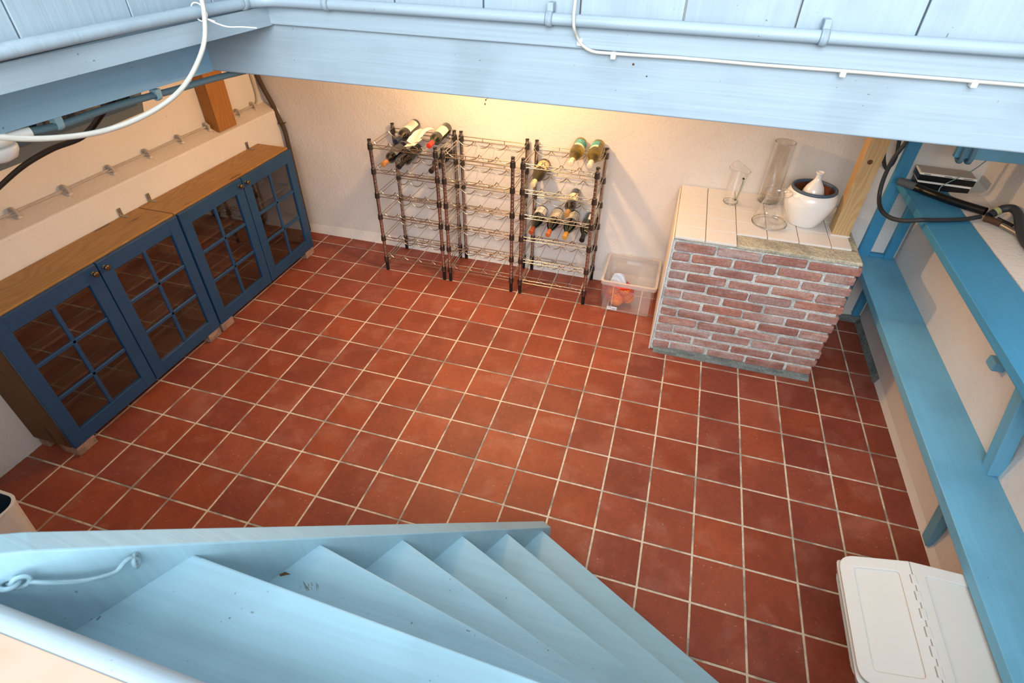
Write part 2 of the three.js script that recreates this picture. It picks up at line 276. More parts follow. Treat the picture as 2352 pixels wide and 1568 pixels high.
// ------------------------------------------------------------------ staircase
{
  const s = thing('staircase', 'pale blue painted wooden winder staircase descending to the tiled cellar floor', 'staircase');
  const R = .206, a = 61.5 * Math.PI / 180, d = V(Math.cos(a), 0, -Math.sin(a)), nR = V(Math.sin(a), 0, Math.cos(a)), P0 = V(1.471, 0, 1.870), W = .84;
  const sL = [0, -.197, -.3915, -.5875, -.782, -.984, -1.165], th = [28.1, 25.9, 22.8, 18.8, 10.4, 1.7, 0].map(x => x * Math.PI / 180);
  const L = sL.map(v => P0.clone().addScaledVector(d, v)), Rt = L.map((p, k) => { const e = V(Math.cos(th[k]), 0, Math.sin(th[k])); return p.clone().addScaledVector(e, W / e.dot(nR)); });
  const prism = (poly, y0, y1, bev = .004) => { const g = extr(poly.map(p => [p.x, -p.z]), y1 - y0 - 2 * bev, bev); g.rotateX(-Math.PI / 2); g.translate(0, y0 + bev, 0); return g; };
  for (let k = 0; k < 6; k++) {
    const y = R * (k + 1), bk = .035, bL = L[k + 1].clone().addScaledVector(d, -bk), bR = Rt[k + 1].clone().addScaledVector(d, -bk);
    const g = uvBox(prism([L[k], Rt[k], bR, bL], y - .034, y), 0);
    mesh('tread', g, M.blueStair, s);
    const ri = .022, q = [L[k], Rt[k], Rt[k].clone().addScaledVector(d, -.018), L[k].clone().addScaledVector(d, -.018)].map(p => p.clone().addScaledVector(d, -ri));
    mesh('riser', uvBox(prism(q, R * k, y - .03, .001), 0), M.blueStair, s);
  }
  { const q = [L[6], Rt[6], Rt[6].clone().addScaledVector(d, -.018), L[6].clone().addScaledVector(d, -.018)].map(p => p.clone().addScaledVector(d, -.03)); mesh('riser', uvBox(prism(q, R * 6, 1.26, .001), 0), M.blueStair, s); }
  const plate = (pts, off, t) => { // polygon in (s, y) on the vertical plane along d
    const g = extr(pts, t, .003), m = new THREE.Matrix4().makeBasis(d, V(0, 1, 0), nR.clone());
    m.setPosition(P0.clone().addScaledVector(nR, off)); return uvBox(g.applyMatrix4(m), 0);
  };
  const e = .018, slope = 1.062;
  const topL = v => .206 + e - slope * v + .0;
  mesh('stringer', plate([[.054, 0], [.054, topL(.054) - .0], [-1.135, topL(-1.135)], [-1.175, 1.465], [-1.24, 1.465], [-1.24, 1.10], [-.30, 0]], -.041, .037), M.blueStair, s);
  const sr = Rt.map(p => p.clone().sub(P0).dot(d));
  mesh('stringer', plate([[sr[0] + .05, 0], [sr[0] + .05, .26], ...sr.map((v, k) => [v, R * (k + 1) + .06]), [sr[6] - .1, 1.38], [sr[6] - .1, .9], [sr[6] - .1, 0]], W + .001, .037), M.blueStair, s);
  { // scuffed paint on the second tread from the top
    const streaks = []; for (let k = 0; k < 16; k++) { const x = 1.108 + rnd() * .04, z = 2.632 + rnd() * .016, l = rr(.004, .014), a2 = rr(-.9, -.5); streaks.push(bar([x, 1.0302, z], [x + l * Math.cos(a2), 1.0302, z - l * Math.sin(a2)], rr(.0006, .0014), .0008)); }
    mesh('scuff_mark', merge(streaks), M.scuff, s).userData.kind = 'stuff';
    mesh('bare_wood_chip', uvBox(extr([[1.053, -2.640], [1.062, -2.631], [1.076, -2.633], [1.066, -2.638], [1.058, -2.643]], .0007).rotateX(-Math.PI / 2).translate(0, 1.0299, 0)), M.cabSide, s);
  }
  // hook and eye screwed to the stringer
  const at = (v, y, o) => P0.clone().addScaledVector(d, v).addScaledVector(nR, o).setY(y).toArray();
  const hook = mesh('latch_hook', merge([tube([at(-1.046, 1.318, .012), at(-1.052, 1.331, .014), at(-1.062, 1.333, .018), at(-1.074, 1.330, .022), at(-1.105, 1.351, .026), at(-1.14, 1.385, .022), at(-1.155, 1.40, .016)], .0034, 40, 8), new THREE.TorusGeometry(.010, .0034, 8, 18).rotateY(1.0).translate(...at(-1.161, 1.406, .015))]), M.blueStair, s);
  mesh('screw_eye', merge([new THREE.TorusGeometry(.010, .0033, 8, 18).rotateY(2.2).translate(...at(-1.048, 1.316, .012)), rod(at(-1.05, 1.30, .0), at(-1.05, 1.308, .012), .003, 8)]), M.blueStair, hook);
  mesh('screw_eye', merge([new THREE.TorusGeometry(.011, .0035, 8, 18).rotateX(1.2).translate(...at(-1.172, 1.409, .010)), rod(at(-1.18, 1.40, -.004), at(-1.172, 1.405, .01), .003, 8)]), M.blueStair, hook);
}

// ------------------------------------------------------------------ timber ledge, shelf and frame on the right
{
  const lg = thing('wall_ledge', 'lower pale blue wooden ledge running along the right wall above the floor', 'ledge');
  mesh('board', box(2.853, 3.072, .441, .486, -.346, 3.05, .004, 2), M.blueRail, lg);
  mesh('bracket', bar([3.045, .02, 1.315], [2.985, .442, 1.315], .055, .035, [1, 0, 0]), M.blueRail, lg);
  mesh('bracket', bar([3.045, .02, 2.78], [2.985, .442, 2.78], .055, .035, [1, 0, 0]), M.blueRail, lg);
  const sh = thing('wall_shelf', 'upper blue wooden shelf board along the right wall holding hoses and boxes', 'shelf');
  mesh('board', box(2.893, 3.106, .922, .96, -.346, 3.05, .004, 2), M.blueFrame, sh);
  mesh('strut', bar([3.06, .487, 1.30], [2.98, .925, 1.27], .06, .05, [1, 0, 0]), M.blueRail, sh);
  mesh('peg', box(3.03, 3.077, .725, .765, .94, 1.0, .006, 2), M.blueRail, sh);
  const fr = thing('timber_frame', 'blue painted timber uprights with white infill in the back right corner', 'timber frame');
  mesh('post', box(2.862, 2.925, -.002, 1.86, -.35, -.318, .003, 1), M.blueFrame, fr);
  mesh('post', box(3.004, 3.052, .486, .922, -.35, -.31, .003, 1), M.blueFrame, fr);
  mesh('post', box(2.99, 3.03, .06, .441, -.35, -.31, .003, 1), M.blueFrame, fr);
  mesh('rail', box(2.925, 3.05, .486, .505, -.35, -.318, .003, 0), M.blueFrame, fr);
  mesh('rail', box(2.925, 3.05, .885, .922, -.35, -.318, .003, 0), M.blueFrame, fr);
  const bb = thing('blue_board', 'short blue painted board fixed across the corner above the stacked boxes', 'board');
  mesh('board', box(2.96, 3.274, 1.204, 1.29, -.03, 0, .004, 0), M.blueRail, bb);
  mesh('batten', box(2.94, 3.275, 1.29, 1.34, -.05, .015, .004, 0), M.blueRail, bb);
  mesh('upright', box(2.96, 3.01, 1.34, 1.86, -.03, 0, .004, 1), M.blueRail, bb);
  for (const x of [2.985, 3.022]) mesh('hose_loop', tube([[x - .012, 1.86, .012], [x - .01, 1.5, .016], [x - .008, 1.30, .026], [x, 1.20, .022], [x + .002, 1.19, -.008], [x, 1.21, -.045], [x, 1.4, -.055]], .011, 50, 8), M.hoseCloth, bb);
}
// ------------------------------------------------------------------ brick plinth
{
  const p = thing('brick_plinth', 'brick plinth with a white tiled top against the back wall', 'plinth');
  const X0 = 1.782, X1 = 2.684, ZFr = .340, TOP = .768;
  mesh('mortar_core', box(X0 - .008, X1 - .014, -.003, .744, -.340, ZFr - .006, .004), M.mortar, p);
  mesh('mortar_foot', uvBox(extr([[-.33, -.003], [-.372, -.003], [-.362, .016], [-.33, .028]].map(q => [-q[0], q[1]]), X1 - X0 - .02).rotateY(-Math.PI / 2).translate(X1 - .01, 0, 0)), M.greycement, p);
  const H = (.744 - .018) / 12;
  for (let c = 0; c < 12; c++) {
    const y0 = .018 + c * H + .004, y1 = y0 + H - .011, full = (11 - c) % 2 === 0;
    const cuts = full ? [0, .218, .438, .662, .902] : [0, .098, .312, .532, .752, .902];
    for (let k = 0; k < cuts.length - 1; k++) {
      const last = k === cuts.length - 2, j0 = k ? rr(.003, .008) : 0, j1 = last ? 0 : rr(.003, .008);
      const x0 = X0 + cuts[k] + (k ? rr(-.008, .008) : rr(0, .006)) * (k ? .5 : 1) + j0, x1 = X0 + cuts[k + 1] - j1 + (last ? rr(-.008, .008) : 0);
      const zf = ZFr + rr(-.003, .004), dy = rr(-.002, .002), w = x1 - x0, h = y1 - y0;
      const g = new RoundedBoxGeometry(w, h, .10, 1, .009); const q = g.attributes.position;
      const sh = rr(-.003, .003), s2 = rr(-.003, .003); for (let i = 0; i < q.count; i++) q.setY(i, q.getY(i) + (q.getX(i) > 0 ? sh : s2));
      g.computeVertexNormals(); g.translate((x0 + x1) / 2, (y0 + y1) / 2 + dy, zf - .05);
      mesh('brick', uvBox(g), M.brick[Math.floor(rnd() * 4)], p);
    }
  }
  mesh('side_render', box(X0 - .017, X0 - .008, 0, .752, -.335, ZFr + .004, .003, 1), M.wall, p);
  mesh('screed', uvBox(new RoundedBoxGeometry(X1 - X0 + .008, .016, .68, 1, .006).translate((X0 + X1) / 2 - .004, .750, -.004)), M.cement, p);
  const xs = [X0 - .008, 1.929, 2.086, 2.241, 2.396, 2.551, 2.648], zs = [ZFr + .006, .212, .067, -.078, -.223, -.345];
  for (let i = 0; i < 6; i++) for (let j = 0; j < 5; j++) {
    if (j === 0 && i >= 2) continue;
    mesh('white_tile', box(xs[i] + .002, xs[i + 1] - .002, .756, TOP + rr(-.0006, .0006), zs[j + 1] + .0022, zs[j] - .0022, .0012), M.glaze, p);
  }
  const s = mesh('cement_bed', uvBox(new RoundedBoxGeometry(X1 - 2.09, .022, .12, 1, .008).translate((X1 + 2.092) / 2 - .004, .752, .278)), M.cement, p);
}
// pine post standing on the plinth
{
  const g = thing('pine_post', 'square pale pine post with a dark knot standing on the white tiled plinth', 'post');
  mesh('timber', box(2.566, 2.65, .772, 1.858, -.012, .075, .002, 1), M.pine, g);
  mesh('mortar_seat', box(2.560, 2.654, .768, .775, -.022, .084, .002), M.wall, g);
  const k = new THREE.CylinderGeometry(.012, .012, .004, 16); k.rotateX(Math.PI / 2); mesh('knot', k, M.cabSide, g, [2.60, 1.165, .0742]);
}
// ------------------------------------------------------------------ glass and pottery on the plinth
const TY = .769;
const blown = (prof, n = 40, t = .0024) => lathe([...prof, ...prof.slice().reverse().map(([r, y], k) => [Math.max(0, r - t), k === prof.length - 1 ? y + t : y + (r < .02 ? 0 : .0004)])], n);
{
  const j = thing('glass_jug', 'clear glass jug with a spout and handle at the left end of the plinth', 'jug', [2.055, TY, -.165]);
  const prof = [[0, .006], [.036, .004], [.040, .008], [.041, .02], [.046, .12], [.053, .205]];
  let g = blown(prof, 40), q = g.attributes.position;
  const bend = (q) => { for (let i = 0; i < q.count; i++) { const x = q.getX(i), y = q.getY(i), z = q.getZ(i), a = Math.atan2(z, x), t = sm(.12, .205, y), k = Math.pow(Math.max(0, Math.cos(a + .25)), 6), b = Math.pow(Math.max(0, Math.cos(a + 1.9)), 4); q.setXYZ(i, x * (1 + .22 * t * k), y - .016 * t * Math.pow(Math.max(0, Math.cos(a - .2)), 2) + .022 * t * b, z * (1 + .22 * t * k)); } };
  bend(q); g.computeVertexNormals(); mesh('glass_body', g, M.glassThin, j);
  const rim = new THREE.TorusGeometry(.053, .0016, 6, 60); rim.rotateX(Math.PI / 2); rim.translate(0, .205, 0); bend(rim.attributes.position); rim.computeVertexNormals(); mesh('rim', rim, M.glassRim, j);
  mesh('base', lathe([[.030, .004], [.031, .001], [.038, .001], [.0415, .006], [.0415, .013], [.037, .011], [.030, .004]], 40), M.glassBase, j);
  mesh('handle', tube([[.026, .165, .040], [.028, .172, .062], [.03, .15, .07], [.024, .08, .062], [.018, .045, .050], [.014, .04, .036]], .0055, 40, 8), M.glassRim, j);
}
{
  const c = thing('glass_cylinder', 'tall straight clear glass cylinder vase leaning against the back wall', 'vase', [2.262, TY, -.255]);
  mesh('glass_body', blown([[0, .008], [.050, .006], [.0535, .01], [.0535, .345]], 40), M.glass, c);
  const r = new THREE.TorusGeometry(.0535, .0016, 6, 60); r.rotateX(Math.PI / 2); r.translate(0, .345, 0); mesh('rim', r, M.glassRim, c);
  mesh('base', lathe([[.045, .003], [.046, .001], [.051, .001], [.0545, .004], [.0545, .009], [.05, .008], [.045, .003]], 40), M.glassBase, c);
}
{
  const b = thing('glass_beaker', 'wide clear glass vase with a flared rim in front of the white pot', 'vase', [2.254, TY, .045]);
  mesh('glass_body', blown([[0, .004], [.080, .003], [.0885, .008], [.0895, .02], [.083, .06], [.066, .11], [.057, .14], [.055, .155], [.060, .172], [.068, .182]], 48), M.glassThin, b);
  const r = new THREE.TorusGeometry(.068, .0016, 6, 64); r.rotateX(Math.PI / 2); r.translate(0, .182, 0); mesh('rim', r, M.glassRim, b);
  mesh('base', lathe([[.079, .003], [.080, .001], [.086, .001], [.0905, .006], [.0905, .014], [.086, .011], [.079, .003]], 48), M.glassBase, b);
  const v = thing('glass_bottle', 'small narrow-necked glass bottle standing inside the wide glass vase at left', 'bottle', [2.222, TY + .008, .068]);
  mesh('glass_body', blown([[0, .001], [.026, .001], [.028, .006], [.028, .05], [.02, .07], [.016, .078], [.016, .09], [.02, .096]], 32), M.glassThin, v);
  const r2 = new THREE.TorusGeometry(.0195, .0024, 8, 40); r2.rotateX(Math.PI / 2); r2.translate(0, .096, 0); mesh('lip', r2, M.glassRim, v);
  const f = thing('glass_flask', 'teardrop glass flask with a long flared neck inside the wide glass vase at right', 'bottle', [2.283, TY + .008, .048]);
  mesh('glass_body', blown([[0, .001], [.025, .002], [.038, .012], [.043, .03], [.036, .06], [.02, .095], [.0125, .13], [.0125, .165], [.020, .182], [.024, .186]], 36), M.glassThin, f);
  const r3 = new THREE.TorusGeometry(.024, .0014, 8, 40); r3.rotateX(Math.PI / 2); r3.translate(0, .186, 0); mesh('lip', r3, M.glassRim, f);
}
{
  const p = thing('ceramic_pot', 'round white glazed pot with a dark blue rim and bare clay inside', 'pot', [2.432, TY, -.035]);
  mesh('glazed_body', lathe([[0, 0], [.070, 0], [.078, .004], [.094, .035], [.116, .08], [.128, .12], [.130, .145], [.124, .17], [.112, .188], [.108, .192]], 56), M.ceramic, p);
  mesh('rim', lathe([[.111, .186], [.115, .193], [.113, .201], [.107, .2035], [.101, .201], [.099, .194], [.100, .188]], 56), M.rimBlue, p);
  mesh('clay_interior', lathe([[.1005, .192], [.113, .165], [.118, .14], [.112, .10], [.09, .05], [.07, .02], [0, .015]], 56), M.clay, p);
  const b = thing('ceramic_bottle', 'small white ceramic bottle vase standing inside the blue-rimmed pot', 'vase', [2.432, TY + .016, -.035]);
  mesh('glazed_body', lathe([[0, 0], [.034, 0], [.043, .01], [.052, .06], [.057, .12], [.054, .16], [.042, .19], [.024, .215], [.0145, .232], [.0135, .248], [.019, .26], [.0215, .265], [.0185, .268], [.012, .262], [.011, .24]], 40), M.ceramic, b);
}
// ------------------------------------------------------------------ hoses, boxes, tools on the right shelf
{
  const h = mesh('garden_hose', tube([[2.775, 1.86, -.12], [2.775, 1.5, -.12], [2.773, 1.236, -.1], [2.75, 1.136, -.1], [2.748, 1.021, -.1], [2.757, .945, -.08], [2.755, .92, .03], [2.778, .925, .13], [2.82, .95, .2], [2.871, .975, .225], [2.93, .971, .20], [2.993, .971, .178], [3.08, .974, .145], [3.14, .985, .122]], .0105, 120, 10), M.hose);
  tag(h, 'dark grey hose looping down beside the pine post and across the blue shelf', 'hose');
  const h2 = mesh('garden_hose', tube([[2.80, 1.86, -.29], [2.803, 1.45, -.29], [2.806, 1.174, -.30], [2.824, 1.095, -.3], [2.82, 1.035, -.3], [2.803, 1.018, -.3], [2.786, 1.04, -.3], [2.76, 1.105, -.3], [2.745, 1.25, -.3], [2.74, 1.86, -.3]], .0095, 90, 10), M.hose);
  tag(h2, 'small hanging loop of grey hose behind the pine post', 'hose');
  const u = thing('black_tube', 'thick black tube with a grey taped end lying across the blue shelf', 'tube');
  mesh('tube_body', tube([[2.93, .979, -.185], [3.0, .982, -.10], [3.09, .985, -.01], [3.175, .992, .068]], .0195, 40, 12), M.hoseBlack, u);
  mesh('taped_end', tube([[2.875, .978, -.245], [2.905, .979, -.21], [2.938, .981, -.176]], .0205, 12, 12), M.tapeGrey, u);
  const n = thing('hose_nozzle', 'rusty hose nozzle with green tape on a thick rubber hose', 'nozzle');
  mesh('rubber_hose', tube([[3.165, .998, .135], [3.19, 1.012, .115], [3.215, 1.028, .105], [3.243, 1.040, .115], [3.252, 1.038, .16], [3.245, 1.02, .23], [3.24, .995, .32], [3.235, .99, .5], [3.235, .99, .7]], .0185, 60, 12), M.hose, n);
  mesh('tape_band', tube([[3.186, 1.010, .117], [3.202, 1.020, .109]], .0195, 6, 12), M.tape, n);
  mesh('coupling', tube([[3.147, .991, .15], [3.175, .994, .18], [3.195, .995, .205]], .015, 10, 10), M.rust, n);
  mesh('metal_tip', tube([[3.192, .993, .20], [3.215, .992, .24], [3.245, .988, .285]], .0125, 10, 8), M.steel, n);
  mesh('trigger', tube([[3.185, 1.004, .165], [3.215, .998, .185], [3.238, .995, .21]], .0085, 10, 8), M.hoseBlack, n);
  const bx = (name, label, y, x0, x1, z0, z1, rot) => {
    const t = thing(name, label, 'box', [(x0 + x1) / 2, y, (z0 + z1) / 2], 'flat boxes stacked on the shelf'); t.rotation.y = rot; const w = (x1 - x0) / 2, d = (z1 - z0) / 2;
    mesh('body', box(-w, w, 0, .031, -d, d, .002), M.hoseBlack, t);
    mesh('lid', box(-w - .001, w + .001, .031, .041, -d - .001, d + .001, .0015), M.white, t);
    mesh('cover', box(-w + .004, w - .004, .0405, .0425, -d + .004, d - .004, .0005), M.greyTop, t); return t;
  };
  bx('flat_box', 'lower flat black box with a white lid on the blue shelf', .961, 2.955, 3.195, -.335, -.215, -.08);
  const t2 = bx('flat_box', 'upper flat black box with a white lid stacked on another', 1.0045, 2.945, 3.2, -.325, -.21, -.06);
  for (const [x, w] of [[-.095, .03], [.0, .034], [.09, .045]]) mesh('printed_mark', box(x - w / 2, x + w / 2, .0345, .0375, .0583, .0589, 0), M.collar, t2);
  tag(mesh('thin_wire', tube([[3.11, 1.21, -.02], [3.10, 1.13, -.08], [3.085, 1.06, -.15], [3.05, .99, -.19], [3.05, .966, -.185]], .0025, 40, 6), M.clip), 'thin grey wire hanging from the blue board over the stacked boxes', 'wire');
}
// ------------------------------------------------------------------ cabinets
function cabinet(z0, z1, label) {
  const c = thing('glazed_cabinet', label, 'cabinet', [0, 0, 0], 'low glazed cabinets along the left wall');
  const xb = -1.036, xf = -.806, y0 = .062, y1 = .80, t = .018;
  mesh('top', box(xb, xf + .002, y1 - .022, y1, z0, z1, .002, 2), M.cabTop, c);
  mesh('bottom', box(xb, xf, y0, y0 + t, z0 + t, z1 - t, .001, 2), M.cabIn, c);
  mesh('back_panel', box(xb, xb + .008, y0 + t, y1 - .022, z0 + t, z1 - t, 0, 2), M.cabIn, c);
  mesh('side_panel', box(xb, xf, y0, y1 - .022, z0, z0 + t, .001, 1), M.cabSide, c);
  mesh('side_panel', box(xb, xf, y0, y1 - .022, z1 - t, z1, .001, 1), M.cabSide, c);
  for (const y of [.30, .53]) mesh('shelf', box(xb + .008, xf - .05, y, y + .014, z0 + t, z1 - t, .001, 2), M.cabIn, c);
  const zm = (z0 + z1) / 2;
  for (const s of [0, 1]) {
    const a = s ? zm + .003 : z0 + .003, b = s ? z1 - .003 : zm - .003, X = xf + .004, Xf = xf + .026, yb = .058, yt = .792, st = .066;
    const d = mesh('door', merge([box(X, Xf, yb, yt, a, a + st, .003, 1), box(X, Xf, yb, yt, b - st, b, .003, 1), box(X, Xf - .001, yt - .075, yt, a + st - .001, b - st + .001, .002, 2), box(X, Xf - .001, yb, yb + .075, a + st - .001, b - st + .001, .002, 2)]), M.navy, c);
    const ia = a + st, ib = b - st, ya = yb + .075, yc = yt - .075, zc = (ia + ib) / 2, hw = .010;
    for (const [p, q, r, u] of [[zc - hw, zc + hw, ya, yc]]) mesh('glazing_bar', box(X + .004, Xf - .004, r, u, p, q, .004, 1), M.navy, d);
    for (let k = 1; k < 3; k++) { const y = ya + (yc - ya) * k / 3; mesh('glazing_bar', box(X + .004, Xf - .004, y - hw, y + hw, ia, ib, .004, 2), M.navy, d); }
    for (let k = 0; k < 3; k++) for (let m = 0; m < 2; m++) mesh('pane', box(X + .010, X + .0125, ya + (yc - ya) * k / 3, ya + (yc - ya) * (k + 1) / 3, m ? zc : ia, m ? ib : zc, 0), M.pane, d);
    const kz = s ? a + .028 : b - .028;
    const g = lathe([[0, .024], [.008, .0238], [.013, .021], [.0145, .017], [.012, .012], [.006, .008], [.006, 0], [.011, -.001]], 24); g.rotateZ(-Math.PI / 2); g.translate(Xf + .001, .755, kz); mesh('knob', g, M.brass, d);
  }
  for (const z of [z0 + .055, z1 - .055]) mesh('foot_block', box(xf - .09, xf + .02, .001, .060, z - .05, z + .05, .004), M.block, c);
  for (const z of [z0 + .055, z1 - .055]) mesh('foot_block', box(xb + .01, xb + .06, .001, .060, z - .05, z + .05, .004), M.block, c);
  for (const z of [z0 + .10, z1 - .085]) mesh('wall_bracket', merge([box(xb + .0005, xb + .045, y1, y1 + .0022, z - .01, z + .01, .0008), box(xb - .002, xb + .0005, y1, y1 + .042, z - .01, z + .01, .0008), new THREE.CylinderGeometry(.005, .005, .004, 12).rotateZ(Math.PI / 2).translate(xb + .002, y1 + .026, z)]), M.steel, c);
}
cabinet(-.045, .984, 'far low cabinet with glazed navy doors beside the back wall');
cabinet(.992, 2.012, 'near low cabinet with glazed navy doors at the left edge of the floor');
// ------------------------------------------------------------------ left wall: post, cable, lead pipe, small window
{
  const g = thing('pine_post', 'orange varnished pine post standing on the left wall ledge', 'post');
  mesh('timber', box(-1.136, -1.052, .960, 1.858, .075, .235, .002, 1), M.pineOrange, g);
  const w = thing('wall_cable', 'pale painted cable with saddles running along the left wall ledge', 'cable');
  const zz = [1.78, 1.506, 1.247, .982, .738, .494, .262, -.03, -.19];
  mesh('cable_run', tube([[-1.12, .992, 3.0], [-1.12, .99, 2.0], ...zz.map((z, k) => [-1.121, .996 + .002 * (k % 2), z]), [-1.122, .998, -.235], [-1.126, 1.03, -.262], [-1.130, 1.2, -.262], [-1.130, 1.855, -.262]], .0068, 160, 8), M.ledge, w);
  for (const z of zz) mesh('saddle', merge([tube([[-1.098, .982, z], [-1.1, 1.003, z], [-1.115, 1.016, z], [-1.133, 1.012, z], [-1.141, .995, z]], .0075, 16, 8), box(-1.143, -1.090, .974, .984, z - .011, z + .011, .003)]), M.ledge, w);
  const l = thing('lead_pipe', 'brown lead pipe bending down the back left corner behind the cabinet', 'pipe');
  mesh('pipe_run', tube([[-1.125, 1.855, -.315], [-1.125, 1.3, -.318], [-1.122, 1.155, -.318], [-1.098, 1.074, -.318], [-1.062, .985, -.318], [-1.038, .90, -.318], [-1.012, .82, -.318], [-1.008, .70, -.318], [-1.008, .01, -.318]], .016, 80, 10), M.lead, l);
  mesh('clip', merge([tube([[-1.033, .855, -.337], [-1.036, .857, -.302], [-1.010, .857, -.298], [-1.000, .855, -.337]], .004, 16, 6)]), M.rust, l);
  const win = structGroup('window_2', 'small navy framed window on the left wall, bluish shade painted into its grey surround');
  mesh('shade_tinted_surround', uvBox(extr([[-.64, 1.19], [-.605, 1.30], [-.56, 1.60], [-1.9, 1.60], [-1.9, 1.165], [-1.2, 1.172]], .010).rotateY(Math.PI / 2).translate(-1.143, 0, 0), 2), M.greyShadeWin, win);
  for (const r of [[.68, 1.75, 1.238, 1.262], [.68, 1.75, 1.50, 1.53], [.68, .71, 1.262, 1.50], [1.2, 1.23, 1.262, 1.50], [1.72, 1.75, 1.262, 1.50]]) mesh('window_frame', box(-1.133, -1.108, r[2], r[3], r[0], r[1], .002, 2), M.navyWin, win);
  for (const r of [[.71, 1.2], [1.23, 1.72]]) mesh('pane', box(-1.131, -1.125, 1.262, 1.50, r[0], r[1], 0), M.darkGlass, win);
}
// ------------------------------------------------------------------ cables and conduit on the opening's rim
{
  const p = thing('heating_pipe', 'pale blue painted pipe running around the opening below the boards', 'pipe');
  mesh('pipe_run', uvBox(tube([[.425, 1.905, 3.2], [.428, 1.905, 2.6], [.432, 1.904, 2.1], [.436, 1.90, 1.72], [.441, 1.898, 1.60], [.452, 1.898, 1.535], [.485, 1.898, 1.503], [.55, 1.898, 1.4925], [.8, 1.899, 1.4905], [1.3, 1.900, 1.4905], [2.0, 1.901, 1.4905], [2.7, 1.902, 1.4905], [3.285, 1.902, 1.4905]], .0145, 220, 14)), M.blue, p);
  for (const x of [.665, 1.31, 1.962, 2.62]) mesh('pipe_clip', merge([new THREE.TorusGeometry(.0160, .0032, 8, 28).rotateY(Math.PI / 2).scale(3, 1, 1).translate(x, 1.9, 1.4905), box(x - .008, x + .008, 1.914, 1.936, 1.458, 1.492, .002)]), M.blue, p);
  for (const z of [1.565, 2.4]) mesh('pipe_clip', merge([new THREE.TorusGeometry(.0160, .0032, 8, 28).scale(1, 1, 3).translate(z < 2 ? .446 : .430, 1.9, z), box(.404, .445, 1.914, 1.934, z - .008, z + .008, .002)]), M.blue, p);
  const c = thing('hanging_cable', 'thick white cable drooping from the pipe across the upper left corner', 'cable');
  mesh('cable_run', tube([[.474, 2.6, 1.75], [.470, 2.2, 1.742], [.469, 1.929, 1.741], [.469, 1.892, 1.749], [.47, 1.846, 1.772], [.47, 1.804, 1.816], [.47, 1.76, 1.891], [.47, 1.735, 1.99], [.47, 1.73, 2.131], [.47, 1.752, 2.257], [.47, 1.785, 2.352], [.47, 1.86, 2.5], [.46, 2.0, 2.7]], .0058, 150, 10), M.cable, c);
  const zt = new THREE.TorusGeometry(.0215, .0016, 6, 36).rotateX(.15).translate(.451, 1.902, 1.742);
  mesh('cable_tie', merge([zt, rod([.462, 1.889, 1.743], [.47, 1.878, 1.72], .0028, 6), tube([[.468, 1.880, 1.728], [.50, 1.868, 1.715], [.535, 1.866, 1.695], [.56, 1.862, 1.675]], .0016, 20, 6)]), M.white, c);
  const r = thing('beam_cable', 'thin white cable clipped along the bottom of the trim on the back beam', 'cable');
  mesh('cable_run', tube([[1.372, 2.6, 1.465], [1.372, 2.0, 1.466], [1.373, 1.944, 1.485], [1.376, 1.915, 1.508], [1.379, 1.886, 1.508], [1.384, 1.865, 1.488], [1.394, 1.848, 1.481], [1.421, 1.832, 1.479], [1.482, 1.829, 1.476], [1.649, 1.831, 1.476], [1.847, 1.830, 1.476], [2.032, 1.831, 1.476], [2.308, 1.831, 1.476], [2.7, 1.831, 1.476], [3.28, 1.831, 1.476]], .0042, 200, 8), M.cable, r);
  for (const [x, y] of [[1.391, 1.851], [1.482, 1.826], [2.032, 1.828], [2.308, 1.828], [2.75, 1.828]]) mesh('cable_clip', merge([box(x - .0065, x + .0065, y - .010, y + .0065, 1.461, 1.483, .002), new THREE.CylinderGeometry(.0022, .0022, .003, 10).rotateX(Math.PI / 2).translate(x, y - .006, 1.484)]), M.white, r);
  const k = thing('grey_conduit', 'grey electrical conduit clipped under the left joist', 'conduit');
  mesh('conduit_run', tube([[.098, 1.661, 2.06], [.113, 1.657, 1.99], [.132, 1.663, 1.85], [.150, 1.663, 1.72], [.165, 1.662, 1.638], [.185, 1.662, 1.5], [.21, 1.662, 1.40], [.28, 1.665, 1.2], [.3, 1.67, .9]], .0098, 80, 10), M.conduit, k);
  for (const [x, z] of [[.113, 1.985], [.1555, 1.69]]) mesh('conduit_clip', merge([new THREE.TorusGeometry(.0105, .004, 8, 24).scale(1, 1, 2.6).translate(x, 1.660, z), box(x - .012, x + .012, 1.665, 1.679, z - .011, z + .011, .002)]), M.clip, k);
  const d = thing('bulkhead_fitting', 'white dome lamp fitting, unlit, at the end of the conduit', 'lamp', [.060, 1.640, 2.125]);
  mesh('dome', lathe([[0, -.036], [.02, -.034], [.037, -.026], [.046, -.010], [.047, .0], [.044, .007], [.0, .007]], 36), M.plastic, d);
  mesh('base', lathe([[0, .038], [.034, .038], [.038, .03], [.041, .007], [0, .007]], 36), M.white, d);
  mesh('socket', rod([.022, .02, -.02], [.040, .021, -.075], .0115, 16), M.white, d);
  tag(mesh('black_cable', tube([[.11, 1.675, 1.80], [-.115, 1.535, 1.768], [-.278, 1.475, 1.770], [-.447, 1.40, 1.770], [-.633, 1.298, 1.772], [-.9, 1.14, 1.77], [-1.12, 1.02, 1.77]], .009, 60, 8), M.hoseBlack), 'black cable slanting down from the left joist to the wall', 'cable');
}
